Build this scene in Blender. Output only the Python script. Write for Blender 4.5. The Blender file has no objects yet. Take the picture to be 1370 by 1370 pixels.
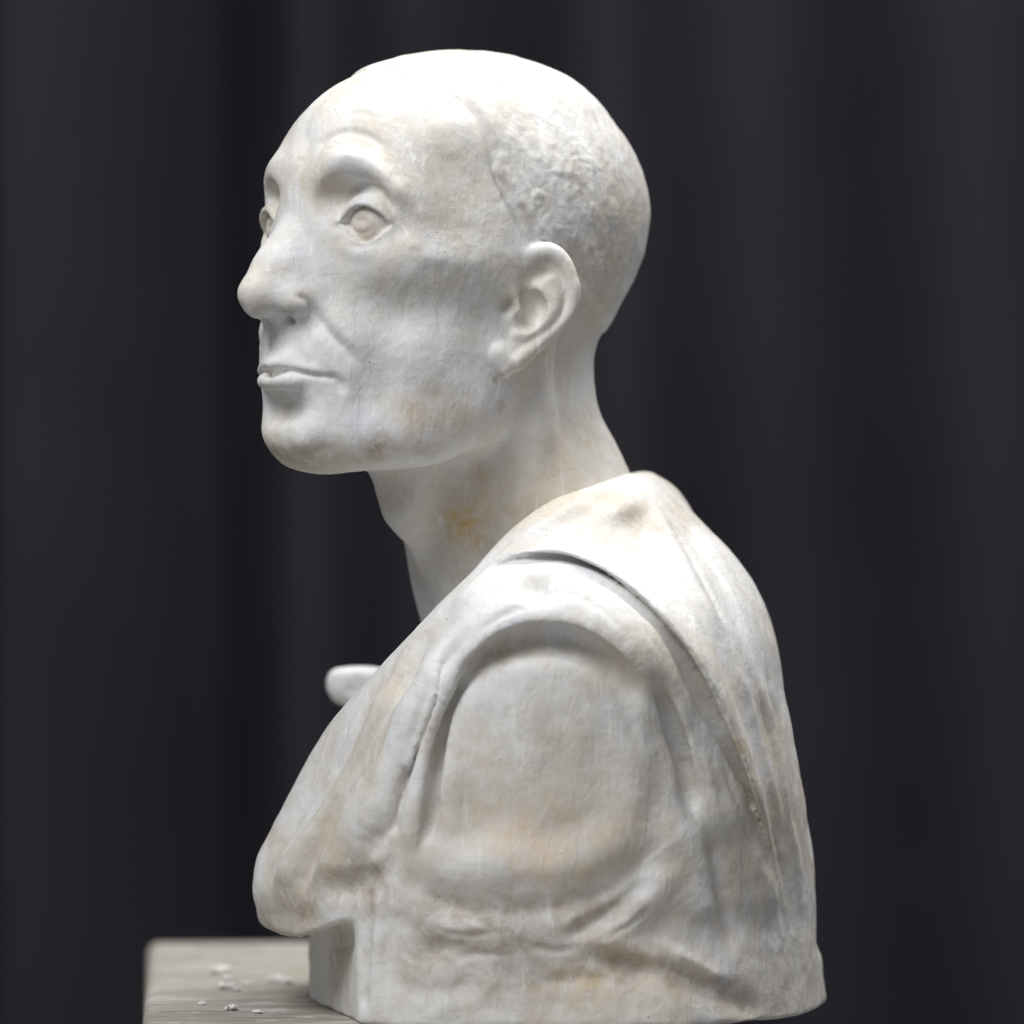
import bpy, math, random, time
import numpy as np
from mathutils import Vector, Matrix

T0 = time.time()
SC = bpy.context.scene
rad = math.radians

# ---------------------------------------------------------------- camera
MM = 0.001
CAM_D = 3000.0          # mm from the lens to the bust's middle plane
CAM_Z = 274.0
PXMM = 0.4
cam_data = bpy.data.cameras.new('camera')
cam = bpy.data.objects.new('camera', cam_data)
SC.collection.objects.link(cam)
cam.location = (0, -CAM_D * MM, CAM_Z * MM)
cam.rotation_euler = (rad(90), 0, 0)
cam_data.sensor_width = 36
cam_data.lens = 36 * CAM_D / (1370 * PXMM)
cam_data.clip_start = 0.05
cam_data.clip_end = 60
cam_data.dof.use_dof = True
cam_data.dof.focus_distance = 2.90
cam_data.dof.aperture_fstop = 4.0
SC.camera = cam

# ---------------------------------------------------------------- light
w = bpy.data.worlds.new('World')
SC.world = w
w.use_nodes = True
bg = w.node_tree.nodes['Background']
bg.inputs['Color'].default_value = (0.93, 0.95, 1.0, 1)
bg.inputs['Strength'].default_value = 0.19

def area(name, loc, target, size, power, color=(1, 1, 1)):
    d = bpy.data.lights.new(name, 'AREA')
    d.shape = 'RECTANGLE'
    d.size, d.size_y = size
    d.energy = power
    d.color = color
    o = bpy.data.objects.new(name, d)
    SC.collection.objects.link(o)
    o.location = loc
    o.rotation_euler = (Vector(target) - Vector(loc)).to_track_quat('-Z', 'Y').to_euler()
    return o

area('key_softbox', (0.58, 0.22, 1.95), (0.05, 0, 0.36), (0.95, 0.95), 34, (1.0, 0.985, 0.96))
area('soft_fill', (-0.85, -1.35, 2.05), (0, 0, 0.28), (1.15, 1.15), 46, (0.95, 0.97, 1.0))  # fill lamp added at the upper front left; no window stands there
SC.view_settings.view_transform = 'Standard'
SC.view_settings.look = 'None'
SC.view_settings.exposure = 0.12
SC.view_settings.gamma = 1.0

# ---------------------------------------------------------------- materials
def nodes_of(name):
    m = bpy.data.materials.new(name)
    m.use_nodes = True
    nt = m.node_tree
    return m, nt, nt.nodes['Principled BSDF']

def N(nt, typ, **kw):
    n = nt.nodes.new(typ)
    for k, v in kw.items():
        if k in n.inputs.keys() if isinstance(k, str) else False:
            n.inputs[k].default_value = v
        else:
            setattr(n, k, v)
    return n

def noise(nt, vec, scale, detail=4, rough=0.5, dist=0.0):
    n = nt.nodes.new('ShaderNodeTexNoise')
    n.inputs['Scale'].default_value = scale
    n.inputs['Detail'].default_value = detail
    n.inputs['Roughness'].default_value = rough
    n.inputs['Distortion'].default_value = dist
    nt.links.new(vec, n.inputs['Vector'])
    return n.outputs['Fac']

def ramp(nt, fac, stops):
    r = nt.nodes.new('ShaderNodeValToRGB')
    el = r.color_ramp.elements
    while len(el) > 1:
        el.remove(el[-1])
    for i, (p, c) in enumerate(stops):
        e = el[0] if i == 0 else el.new(p)
        e.position = p
        e.color = (*c, 1) if len(c) == 3 else c
    nt.links.new(fac, r.inputs['Fac'])
    return r.outputs['Color']

def mix(nt, fac, a, b, mode='MIX'):
    m = nt.nodes.new('ShaderNodeMix')
    m.data_type = 'RGBA'
    m.blend_type = mode
    for sock, v in ((m.inputs[0], fac), (m.inputs[6], a), (m.inputs[7], b)):
        if isinstance(v, (int, float)):
            sock.default_value = v
        elif isinstance(v, tuple):
            sock.default_value = (*v, 1)
        else:
            nt.links.new(v, sock)
    return m.outputs[2]

def math_n(nt, op, a, b=0.0):
    m = nt.nodes.new('ShaderNodeMath')
    m.operation = op
    for sock, v in ((m.inputs[0], a), (m.inputs[1], b)):
        if isinstance(v, (int, float)):
            sock.default_value = v
        else:
            nt.links.new(v, sock)
    return m.outputs[0]

def coords(nt):
    return nt.nodes.new('ShaderNodeTexCoord').outputs['Object']

def stretched(nt, vec, sx, sy, sz, rot=(0, 0, 0)):
    m = nt.nodes.new('ShaderNodeMapping')
    m.inputs['Scale'].default_value = (sx, sy, sz)
    m.inputs['Rotation'].default_value = rot
    nt.links.new(vec, m.inputs['Vector'])
    return m.outputs['Vector']

def bump(nt, b, height, strength, dist, prev=None):
    n = nt.nodes.new('ShaderNodeBump')
    n.inputs['Strength'].default_value = strength
    n.inputs['Distance'].default_value = dist
    nt.links.new(height, n.inputs['Height'])
    if prev is not None:
        nt.links.new(prev, n.inputs['Normal'])
    nt.links.new(n.outputs['Normal'], b.inputs['Normal'])
    return n.outputs['Normal']

def pits(nt, vec, scale, thr, seed_scale):
    """sparse little air holes: 1 inside a pit"""
    v = nt.nodes.new('ShaderNodeTexVoronoi')
    v.inputs['Scale'].default_value = scale
    nt.links.new(vec, v.inputs['Vector'])
    near = math_n(nt, 'LESS_THAN', v.outputs['Distance'], thr)
    gate = math_n(nt, 'GREATER_THAN', noise(nt, v.outputs['Position'], seed_scale, 0), 0.60)
    return math_n(nt, 'MULTIPLY', near, gate)

def plaster_material():
    m, nt, b = nodes_of('aged_plaster')
    c = coords(nt)
    white, warm, grey = (0.755, 0.745, 0.725), (0.635, 0.58, 0.50), (0.70, 0.715, 0.745)
    n1 = noise(nt, c, 13, 5, 0.62, 0.6)
    col = mix(nt, ramp(nt, n1, [(0.42, (0, 0, 0)), (0.60, (1, 1, 1))]), white, warm)
    n2 = noise(nt, stretched(nt, c, 1, 1, 0.55), 24, 4, 0.6, 0.8)
    col = mix(nt, ramp(nt, n2, [(0.50, (0, 0, 0)), (0.70, (0.75, 0.75, 0.75))]), col, grey)
    # rubbed, chalky white scuffs
    n3 = noise(nt, stretched(nt, c, 1.0, 1.0, 0.35, (0.3, 0.5, 0.2)), 60, 5, 0.65, 1.2)
    col = mix(nt, ramp(nt, n3, [(0.58, (0, 0, 0)), (0.70, (0.6, 0.6, 0.6))]), col, (0.86, 0.855, 0.84))
    # placed stains and some painted shade carried by the mesh
    at_ = nt.nodes.new('ShaderNodeAttribute')
    at_.attribute_name = 'stain_shade'
    brk = ramp(nt, noise(nt, c, 85, 5, 0.65, 0.7), [(0.34, (0.28, 0.28, 0.28)), (0.60, (1, 1, 1))])
    col = mix(nt, math_n(nt, 'MULTIPLY', at_.outputs['Alpha'], brk), col, at_.outputs['Color'])
    # fine dry scratches and brushed streaks
    sc1 = noise(nt, stretched(nt, c, 1, 1, 0.10, (0.5, 0.35, 0.2)), 240, 3, 0.6, 0.3)
    col = mix(nt, ramp(nt, sc1, [(0.60, (0, 0, 0)), (0.72, (0.45, 0.45, 0.45))]), col, (0.84, 0.835, 0.82))
    sc2 = noise(nt, stretched(nt, c, 0.16, 0.16, 1, (-0.4, 0.5, 0.3)), 180, 4, 0.65, 0.5)
    col = mix(nt, ramp(nt, sc2, [(0.60, (0, 0, 0)), (0.74, (0.40, 0.40, 0.40))]), col, (0.50, 0.46, 0.40))
    # fine dust veins
    n4 = noise(nt, c, 210, 3, 0.7, 1.0)
    col = mix(nt, ramp(nt, n4, [(0.58, (0, 0, 0)), (0.74, (0.45, 0.45, 0.45))]), col, (0.50, 0.44, 0.36))
    p = math_n(nt, 'MAXIMUM', pits(nt, c, 82, 0.042, 31), pits(nt, c, 150, 0.05, 47))
    col = mix(nt, math_n(nt, 'MULTIPLY', p, 0.85), col, (0.09, 0.075, 0.06))
    nt.links.new(col, b.inputs['Base Color'])
    nt.links.new(ramp(nt, noise(nt, c, 32, 4, 0.6), [(0.3, (0.48,) * 3), (0.7, (0.72,) * 3)]), b.inputs['Roughness'])
    b.inputs['Specular IOR Level'].default_value = 0.36
    b.inputs['Subsurface Weight'].default_value = 0.0
    b.inputs['Subsurface Radius'].default_value = (1.0, 0.85, 0.65)
    b.inputs['Subsurface Scale'].default_value = 0.003
    h1 = bump(nt, b, noise(nt, c, 330, 5, 0.65), 0.38, 0.0007)
    h2 = bump(nt, b, noise(nt, stretched(nt, c, 1, 1, 0.5, (0.4, 0.3, 0.1)), 105, 5, 0.65, 0.8), 0.50, 0.0015, h1)
    h2 = bump(nt, b, ramp(nt, noise(nt, stretched(nt, c, 1, 1, 0.3, (0.7, -0.4, 0.2)), 48, 3, 0.55, 1.2), [(0.45, (0, 0, 0)), (0.55, (1, 1, 1))]), 0.22, 0.0009, h2)
    bump(nt, b, math_n(nt, 'SUBTRACT', 1.0, p), 0.6, 0.0012, h2)
    return m

def table_material():
    m, nt, b = nodes_of('weathered_painted_wood')
    c = coords(nt)
    g = noise(nt, stretched(nt, c, 2.2, 26, 8), 6, 6, 0.65, 0.5)
    col = ramp(nt, g, [(0.28, (0.11, 0.095, 0.075)), (0.45, (0.33, 0.30, 0.25)), (0.7, (0.49, 0.46, 0.41))])
    fl = noise(nt, stretched(nt, c, 1, 2.6, 1), 20, 6, 0.7, 0.8)
    flm = ramp(nt, fl, [(0.54, (0, 0, 0)), (0.60, (1, 1, 1))])
    col = mix(nt, math_n(nt, 'MULTIPLY', flm, 0.75), col, (0.58, 0.57, 0.545))
    dk = ramp(nt, noise(nt, stretched(nt, c, 3, 40, 1), 9, 4, 0.6), [(0.66, (0, 0, 0)), (0.74, (1, 1, 1))])
    col = mix(nt, math_n(nt, 'MULTIPLY', dk, 0.6), col, (0.09, 0.075, 0.06))
    nt.links.new(col, b.inputs['Base Color'])
    b.inputs['Roughness'].default_value = 0.75
    h = bump(nt, b, flm, 0.35, 0.0012)
    bump(nt, b, g, 0.4, 0.0015, h)
    return m

def cloth_material():
    m, nt, b = nodes_of('charcoal_backdrop_cloth')
    c = coords(nt)
    n = noise(nt, c, 3, 3, 0.5)
    nt.links.new(ramp(nt, n, [(0.3, (0.0200, 0.0188, 0.0240)), (0.7, (0.0265, 0.0250, 0.0315))]), b.inputs['Base Color'])
    b.inputs['Roughness'].default_value = 0.95
    b.inputs['Specular IOR Level'].default_value = 0.1
    bump(nt, b, noise(nt, c, 900, 2, 0.5), 0.2, 0.0005)
    return m

PLASTER = plaster_material()
def crumb_material():
    m, nt, b = nodes_of('chalky_plaster_crumb')
    c = coords(nt)
    nt.links.new(ramp(nt, noise(nt, c, 300, 3), [(0.3, (0.55, 0.53, 0.49)), (0.7, (0.76, 0.75, 0.73))]), b.inputs['Base Color'])
    b.inputs['Roughness'].default_value = 0.9
    return m
CRUMB = crumb_material()
TABLE = table_material()
CLOTH = cloth_material()

# ---------------------------------------------------------------- implicit sculpting tools (all lengths in mm)
def smin(a, b, k):
    if k <= 0:
        return np.minimum(a, b)
    h = np.maximum(k - np.abs(a - b), 0) / k
    return np.minimum(a, b) - h * h * (k * 0.25)

def smax(a, b, k):
    return -smin(-a, -b, k)

def catmull(pts, n=6):
    p = np.asarray(pts, float)
    if len(p) < 3:
        return p
    e = np.vstack([2 * p[0] - p[1], p, 2 * p[-1] - p[-2]])
    out = []
    for i in range(1, len(e) - 2):
        a, b, c, d = e[i - 1], e[i], e[i + 1], e[i + 2]
        for t in np.linspace(0, 1, n, endpoint=False):
            out.append(0.5 * ((2 * b) + (c - a) * t + (2 * a - 5 * b + 4 * c - d) * t * t + (3 * b - a - 3 * c + d) * t ** 3))
    out.append(e[-2])
    return np.array(out)

class Sculpt:
    def __init__(self, lo, hi, h, to_world=None, to_local=None):
        self.h = h
        self.lo = np.array(lo, float)
        self.n = [int((hi[i] - lo[i]) / h) + 1 for i in range(3)]
        self.ax = [np.float32(lo[i]) + np.arange(self.n[i], dtype=np.float32) * np.float32(h) for i in range(3)]
        self.d = np.full(self.n, 60.0, np.float32)
        self.base = None
        self.snap = {}
        self.W = to_world or (lambda p: p)
        self.L = to_local or (lambda p: p)

    def box(self, lo, hi):
        s = []
        for i in range(3):
            a = max(0, int(math.floor((lo[i] - self.lo[i]) / self.h)))
            b = min(self.n[i], int(math.ceil((hi[i] - self.lo[i]) / self.h)) + 1)
            if b <= a:
                return None
            s.append(slice(a, b))
        return tuple(s)

    def grid(self, s):
        return (self.ax[0][s[0]][:, None, None], self.ax[1][s[1]][None, :, None], self.ax[2][s[2]][None, None, :])

    def blend(self, s, q, op, k):
        if op == 'add':
            self.d[s] = smin(self.d[s], q, k)
        else:
            self.d[s] = smax(self.d[s], -q, k)

    def ell(self, c, r, k=5, op='add', rot=None, sym=False):
        m = max(r) + k + 6
        for sg in ((1, -1) if sym else (1,)):
            cc = (c[0], c[1] * sg, c[2])
            s = self.box([cc[i] - m for i in range(3)], [cc[i] + m for i in range(3)])
            if s is None:
                continue
            X, Y, Z = self.grid(s)
            x, y, z = X - cc[0], (Y - cc[1]) * sg, Z - cc[2]
            if rot is not None:
                R = np.array(Matrix.Rotation(rad(rot[2]), 3, 'Z') @ Matrix.Rotation(rad(rot[1]), 3, 'Y') @ Matrix.Rotation(rad(rot[0]), 3, 'X'))
                x, y, z = (R[0][0] * x + R[1][0] * y + R[2][0] * z, R[0][1] * x + R[1][1] * y + R[2][1] * z, R[0][2] * x + R[1][2] * y + R[2][2] * z)
            k0 = np.sqrt((x / r[0]) ** 2 + (y / r[1]) ** 2 + (z / r[2]) ** 2)
            k1 = np.sqrt((x / r[0] ** 2) ** 2 + (y / r[1] ** 2) ** 2 + (z / r[2] ** 2) ** 2) + 1e-6
            self.blend(s, (k0 * (k0 - 1) / k1).astype(np.float32), op, k)

    def chain(self, pts, k=4, op='add', sym=False, smooth=6):
        """pts: (x, y, z, radius) rows; a tube with varying radius along a smooth curve."""
        p0 = catmull(pts, smooth) if smooth else np.asarray(pts, float)
        for sg in ((1, -1) if sym else (1,)):
            p = p0.copy()
            p[:, 1] *= sg
            m = p[:, 3].max() + k + 3 * self.h
            S = self.box(p[:, :3].min(0) - m, p[:, :3].max(0) + m)
            if S is None:
                continue
            tmp = np.full([q.stop - q.start for q in S], 60.0, np.float32)
            for a, b in zip(p[:-1], p[1:]):
                mm = max(a[3], b[3]) + k + 3 * self.h
                s = self.box(np.minimum(a[:3], b[:3]) - mm, np.maximum(a[:3], b[:3]) + mm)
                if s is None:
                    continue
                X, Y, Z = self.grid(s)
                v = b[:3] - a[:3]
                vv = float(v @ v) + 1e-9
                x, y, z = X - a[0], Y - a[1], Z - a[2]
                t = np.clip((x * v[0] + y * v[1] + z * v[2]) / vv, 0, 1)
                q = np.sqrt((x - t * v[0]) ** 2 + (y - t * v[1]) ** 2 + (z - t * v[2]) ** 2) - (a[3] + t * (b[3] - a[3]))
                ls = tuple(slice(s[i].start - S[i].start, s[i].stop - S[i].start) for i in range(3))
                tmp[ls] = np.minimum(tmp[ls], q.astype(np.float32))
            self.blend(S, tmp, op, k)

    def sample(self, P):
        g = (P - self.lo) / self.h
        ok = np.all((g >= 0) & (g < np.array(self.n) - 1.001), axis=1)
        g = np.clip(g, 0, np.array(self.n) - 1.001)
        i = g.astype(int)
        f = g - i
        r = 0
        for a in (0, 1):
            for b in (0, 1):
                for c in (0, 1):
                    wt = (f[:, 0] if a else 1 - f[:, 0]) * (f[:, 1] if b else 1 - f[:, 1]) * (f[:, 2] if c else 1 - f[:, 2])
                    r = r + wt * self.d[i[:, 0] + a, i[:, 1] + b, i[:, 2] + c]
        return np.where(ok, r, 60.0)

    def hit(self, px, py):
        """point of the modelled surface seen at a reference position, in this sculpt's own frame"""
        y = np.arange(-330, 330, 0.5)
        sc = (CAM_D + y) / CAM_D
        P = np.stack([(px - 685) * PXMM * sc, y, CAM_Z - (py - 685) * PXMM * sc], 1)
        Q = self.L(P)
        live, self.d = self.d, (self.base if self.base is not None else self.d)
        v = self.sample(Q)
        self.d = live
        i = np.argmax(v < 0)
        if v[i] >= 0:
            return None
        return Q[i], (Q[i] - Q[i - 1]) / 0.5

    def keep(self, name):
        self.snap[name] = self.d.copy()

    def changed(self, name, P, eps):
        """points that the sculpting done since keep(name) has moved by more than eps"""
        live, self.d = self.d, self.snap[name]
        v = self.sample(P)
        self.d = live
        return np.abs(v) > eps

    def stroke(self, pts, k=4, op='add', smooth=6, sym=False):
        """pts rows (px, py, radius, sink): tube laid on the modelled surface; sink>0 pushes it inside"""
        c = []
        for px, py, r, sink in pts:
            q = self.hit(px, py)
            if q is None:
                continue
            c.append((*(q[0] + q[1] * sink), r))
        if len(c) >= 2:
            self.chain(c, k, op, sym, smooth)

    def layer(self, path, t, fade, y_at, wall=1.5, taper=0.15):
        """a layer of cloth lying on the surface, ending in an edge along path; it covers the left of its direction"""
        p = catmull([at(a, b, y_at)[0::2] for a, b in path], 8)
        n = len(p) - 1
        X = self.ax[0][:, None]; Z = self.ax[2][None, :]
        best = np.full((len(self.ax[0]), len(self.ax[2])), 1e9, np.float32)
        sgn = np.ones_like(best); par = np.zeros_like(best)
        for i in range(n):
            a, v = p[i], p[i + 1] - p[i]
            q = np.clip(((X - a[0]) * v[0] + (Z - a[1]) * v[1]) / (v @ v), 0, 1)
            d = np.hypot(X - a[0] - q * v[0], Z - a[1] - q * v[1])
            m = d < best
            side = v[0] * (Z - a[1]) - v[1] * (X - a[0])
            best = np.where(m, d, best); sgn = np.where(m, np.where(side > 0, -1, 1), sgn); par = np.where(m, (i + q) / n, par)
        w = np.clip(np.minimum(par, 1 - par) / taper, 0, 1)
        w = w * w * (3 - 2 * w)
        th = (t * w * np.exp(-(best / fade) ** 2)).astype(np.float32)[:, None, :]
        s2 = (best * sgn).astype(np.float32)[:, None, :]
        j = int((y_at + 45 - self.lo[1]) / self.h) if y_at < 0 else self.n[1]
        sl = (slice(None), slice(0, max(j, 2)), slice(None))
        self.d[sl] = np.minimum(self.d[sl], smax(self.d[sl] - th, np.broadcast_to(s2, self.d[sl].shape), wall))

    def mesh(self):
        d = self.d
        ins = d < 0
        nx, ny, nz = [v - 1 for v in self.n]
        cnt = np.zeros((nx, ny, nz), np.uint8)
        for a in (0, 1):
            for b in (0, 1):
                for c in (0, 1):
                    cnt += ins[a:nx + a, b:ny + b, c:nz + c]
        act = np.argwhere((cnt > 0) & (cnt < 8))
        idx = np.full((nx, ny, nz), -1, np.int32)
        idx[act[:, 0], act[:, 1], act[:, 2]] = np.arange(len(act))
        corners = [(a, b, c) for a in (0, 1) for b in (0, 1) for c in (0, 1)]
        val = {c: d[act[:, 0] + c[0], act[:, 1] + c[1], act[:, 2] + c[2]].astype(float) for c in corners}
        acc = np.zeros((len(act), 3))
        num = np.zeros(len(act))
        for c in corners:
            for axis in range(3):
                if c[axis] == 0:
                    e = list(c); e[axis] = 1; e = tuple(e)
                    va, vb = val[c], val[e]
                    m = (va < 0) != (vb < 0)
                    t = va / np.where(m, va - vb, 1)
                    for i in range(3):
                        acc[:, i] += np.where(m, c[i] + (t if i == axis else 0), 0)
                    num += m
        V = (act + acc / num[:, None]) * self.h + self.lo
        F = []
        for axis in range(3):
            sl0 = [slice(None)] * 3; sl1 = [slice(None)] * 3
            sl0[axis] = slice(0, -1); sl1[axis] = slice(1, None)
            A, B = ins[tuple(sl0)], ins[tuple(sl1)]
            for flip, M in ((False, A & ~B), (True, ~A & B)):
                e = np.argwhere(M)
                u, v = [(1, 2), (2, 0), (0, 1)][axis]
                ok = (e[:, u] > 0) & (e[:, v] > 0) & (e[:, u] < self.n[u] - 1) & (e[:, v] < self.n[v] - 1)
                e = e[ok]
                q = []
                for du, dv in ((-1, -1), (0, -1), (0, 0), (-1, 0)):
                    g = e.copy(); g[:, u] += du; g[:, v] += dv
                    q.append(idx[g[:, 0], g[:, 1], g[:, 2]])
                q = np.stack(q, 1)
                F.append(q[:, ::-1] if flip else q)
        return V, np.vstack(F)

def smooth_verts(V, F, it=2, lam=0.5):
    E = np.vstack([F[:, [0, 1]], F[:, [1, 2]], F[:, [2, 3]], F[:, [3, 0]]])
    n = len(V)
    deg = np.bincount(E[:, 0], minlength=n) + np.bincount(E[:, 1], minlength=n)
    for _ in range(it):
        A = np.zeros_like(V)
        for i in range(3):
            A[:, i] = np.bincount(E[:, 0], V[E[:, 1], i], n) + np.bincount(E[:, 1], V[E[:, 0], i], n)
        V = V + lam * (A / np.maximum(deg, 1)[:, None] - V)
    return V

def normals(V, F):
    n = np.cross(V[F[:, 2]] - V[F[:, 0]], V[F[:, 3]] - V[F[:, 1]])
    R = np.zeros_like(V)
    for j in range(4):
        for i in range(3):
            R[:, i] += np.bincount(F[:, j], n[:, i], len(V))
    return R / (np.linalg.norm(R, axis=1)[:, None] + 1e-12)

def project(P):
    s = CAM_D / (CAM_D + P[:, 1])
    return 685 + P[:, 0] * s / PXMM, 685 - (P[:, 2] - CAM_Z) * s / PXMM

# ---------------------------------------------------------------- head (own frame: f forward, l to the bust's left, u up)
ALPHA = rad(40)
CA, SA = math.cos(ALPHA), math.sin(ALPHA)
HX, HY, HS = -41.6, -40.0, 0.964
def head_to_world(P):
    P = np.asarray(P, float)
    return np.stack([HS * (HX - P[:, 0] * CA + P[:, 1] * SA), HY - HS * (P[:, 0] * SA + P[:, 1] * CA), CAM_Z + HS * (P[:, 2] - CAM_Z)], 1)
def head_to_local(P):
    x, y = P[:, 0] / HS - HX, (P[:, 1] - HY) / HS
    return np.stack([-x * CA - y * SA, x * SA - y * CA, (P[:, 2] - CAM_Z) / HS + CAM_Z], 1)

EC = (70, 36.5, 428)
def sculpt_head():
    H = Sculpt((-156, -98, 160), (148, 104, 540), 1.0, head_to_world, head_to_local)
    # skull and facial mass
    H.ell((-20, 0, 440), (115, 81, 86), 0)
    H.ell((32, 0, 432), (60, 64, 72), 25)
    H.ell((52, 0, 372), (46, 52, 62), 25)
    # jaw, chin
    H.ell((22, 44, 356), (46, 20, 46), 22, sym=True, rot=(0, 0, 14))
    H.chain([(85, 0, 319, 16), (79, 20, 317, 16), (60, 35, 313, 16), (30, 43, 321, 15.5), (6, 48, 338, 14), (-4, 55, 366, 12)], 26, sym=True)
    H.ell((89.5, 0, 316), (18, 20, 14), 7)
    H.ell((60, 0, 324), (38, 36, 26), 16)
    # neck
    H.keep('neck')
    H.chain([(-46, 0, 400, 58), (-48, 0, 330, 57), (-56, 0, 285, 62), (-78, 0, 220, 68), (-100, 0, 150, 74)], 16)
    H.ell((-6, 0, 294), (42, 33, 42), 18, rot=(0, 20, 0))
    H.chain([(-26, 0, 250, 24), (-52, 0, 190, 28)], 16)
    H.ell((13, 0, 275), (20, 12, 13), 9)
    H.chain([(-22, 62, 372, 13), (-28, 51, 310, 14), (-30, 33, 240, 14), (-34, 18, 195, 12)], 11, sym=True)
    # cheekbones
    H.ell((58, 45, 405), (24, 18, 15), 18, sym=True)
    H.chain([(58, 48, 406, 9), (32, 57, 405, 7), (6, 62, 402, 6)], 24, sym=True)
    # mouth barrel
    H.ell((79, 0, 357), (31, 37, 36), 16)
    # brows
    H.chain([(86, 6, 450, 8.5), (84, 22, 457, 9), (76, 40, 455, 8.5), (65, 51, 444, 8), (59, 56, 433, 6)], 9, sym=True)
    # eye sockets
    H.ell((92, 33.5, 440), (16.5, 19.5, 12.5), 6, 'sub', sym=True)
    # nose
    H.keep('nose')
    H.chain([(86, 0, 456, 10), (88, 0, 438, 8.5), (93, 0, 428, 8), (103.5, 0, 414, 8.5), (113, 0, 404, 9.3), (121.5, 0, 391.5, 9.8)], 9)
    H.chain([(72, 0, 436, 12), (86, 0, 414, 18.5), (93, 0, 400, 20)], 20)
    H.ell((102.5, 0, 402), (17, 13, 13), 10)
    H.ell((122, 0, 390), (12, 9.2, 9.2), 7)
    H.ell((106, 14, 387), (13, 8, 8.5), 9, sym=True)
    H.chain([(124, 0, 382, 5), (110, 0, 377.5, 4.5)], 5)
    H.ell((107, 10, 377), (5, 2.0, 2.2), 3, 'sub', rot=(0, 0, 14), sym=True)
    # lids and eyeballs
    ec = EC
    H.ell(ec, (20.2, 20.2, 18.8), 3.0, sym=True)
    sp = rad(12)
    for sg in (1, -1):
        m = 28
        s = H.box((ec[0], sg * ec[1] - m, ec[2] - m), (ec[0] + m, sg * ec[1] + m, ec[2] + m))
        X, Y, Z = H.grid(s)
        x, y = X - ec[0], (Y - sg * ec[1]) * sg
        fwd = x * math.cos(sp) + y * math.sin(sp)
        lat = -x * math.sin(sp) + y * math.cos(sp)
        ang = np.arctan2(lat, fwd) * 19 - 3.5
        v = Z - ec[2] + 0.5 + 0.05 * ang
        t = np.clip(1 - np.abs(ang / 16.6) ** 1.9, -2, 1)
        top, bot = 10.4 * t, -9.8 * t
        q = np.maximum(v - top, bot - v)
        q = np.maximum(q, 3 - fwd)
        H.blend(s, (q * 0.8).astype(np.float32), 'sub', 1.0)
    H.keep('eye')
    H.ell(ec, (15.4, 15.4, 15.2), 0.6, sym=True)
    H.base = H.d.copy()
    st = H.stroke
    # lid rims and creases
    st([(460, 289, 0.8, 0.6), (465, 279, 1.3, 0.5), (478, 271, 1.7, 0.4), (496, 273, 1.7, 0.4), (512, 283, 1.3, 0.5), (522, 293, 0.9, 0.6)], 2.5, sym=True)
    # lips
    H.keep('lips')
    H.chain([(108.8, 0, 354.4, 5.0), (107, 8, 355.6, 5.2), (99.8, 18, 352.9, 4.4), (93.3, 26, 348.6, 2.8)], 3, sym=True)
    H.chain([(108.4, 0, 343.2, 6.4), (107.0, 8, 343.3, 6.3), (101.8, 16, 344.6, 5.0), (94.7, 24, 346.4, 2.6)], 2.5, sym=True)
    H.ell((113.6, 0, 329.5), (9, 22, 7), 9, 'sub')
    H.chain([(117, 0, 374, 3.6), (116.5, 0, 363, 4.4)], 5, 'sub')
    # hollow cheek and temple
    H.ell((38, 110, 455), (40, 36, 36), 26, 'sub', sym=True)
    # ears
    H.keep('ear')
    fl = rad(25)
    O = np.array([0.0, 69, 388])
    e1 = np.array([-math.cos(fl), math.sin(fl), 0])
    en = np.array([math.sin(fl), math.cos(fl), 0])
    def ear(px, py, n, r):
        return (*(O + e1 * (px - 697) * 0.414 + np.array([0, 0, 1]) * (400 - py) * 0.4 + en * n), r)
    H.chain([ear(712, 348, -2, 7), ear(740, 362, 1, 8.5), ear(746, 395, 1, 9), ear(726, 438, 0, 8), ear(690, 470, 0, 6)], 4, sym=True)
    H.chain([ear(716, 390, -3, 13), ear(714, 420, -3, 13)], 5, sym=True)
    H.chain([ear(684, 372, 0, 4.5), ear(698, 352, 3, 5), ear(716, 338, 6, 5.2), ear(738, 335, 7.5, 5), ear(757, 350, 9, 4.6), ear(766, 380, 10, 4), ear(764, 412, 9, 3.6), ear(748, 440, 8, 4), ear(722, 464, 6, 4.4), ear(700, 482, 4, 5.5)], 2, sym=True)
    H.chain([ear(726, 384, 4, 4.5), ear(740, 402, 6.5, 5.5), ear(733, 428, 6.5, 5.5), ear(712, 445, 5, 4), ear(696, 447, 4.5, 3.2)], 3, sym=True)
    H.chain([ear(670, 474, 2.5, 7.6), ear(682, 486, 3.5, 6.6)], 3, sym=True)
    H.ell(ear(687, 388, 3, 1)[:3], (5, 4.5, 8), 4, sym=True)
    H.chain([ear(708, 392, 8, 5.5), ear(716, 412, 7, 7), ear(708, 428, 7, 6), ear(692, 426, 8, 3.2)], 2, 'sub', sym=True)
    H.chain([ear(706, 376, 8, 4), ear(722, 366, 8.5, 4.2), ear(738, 362, 11.5, 3.4), ear(749, 380, 13.5, 2.6), ear(751, 410, 13.5, 2.2)], 1.6, 'sub', sym=True)
    H.ell(ear(681, 408, 4, 1)[:3], (2.5, 3, 4), 4, 'sub', sym=True)
    H.base = H.d
    X, Y, Z = H.grid(tuple(slice(0, n) for n in H.n))
    H.d = np.maximum(H.d, (168 - Z))          # it ends inside the drapery
    return H

# ---------------------------------------------------------------- draped torso (world frame, mm)
def at(px, py, y):
    """world point at depth y (mm) for a reference position"""
    s = (CAM_D + y) / CAM_D
    return ((px - 685) * PXMM * s, y, CAM_Z - (py - 685) * PXMM * s)

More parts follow.
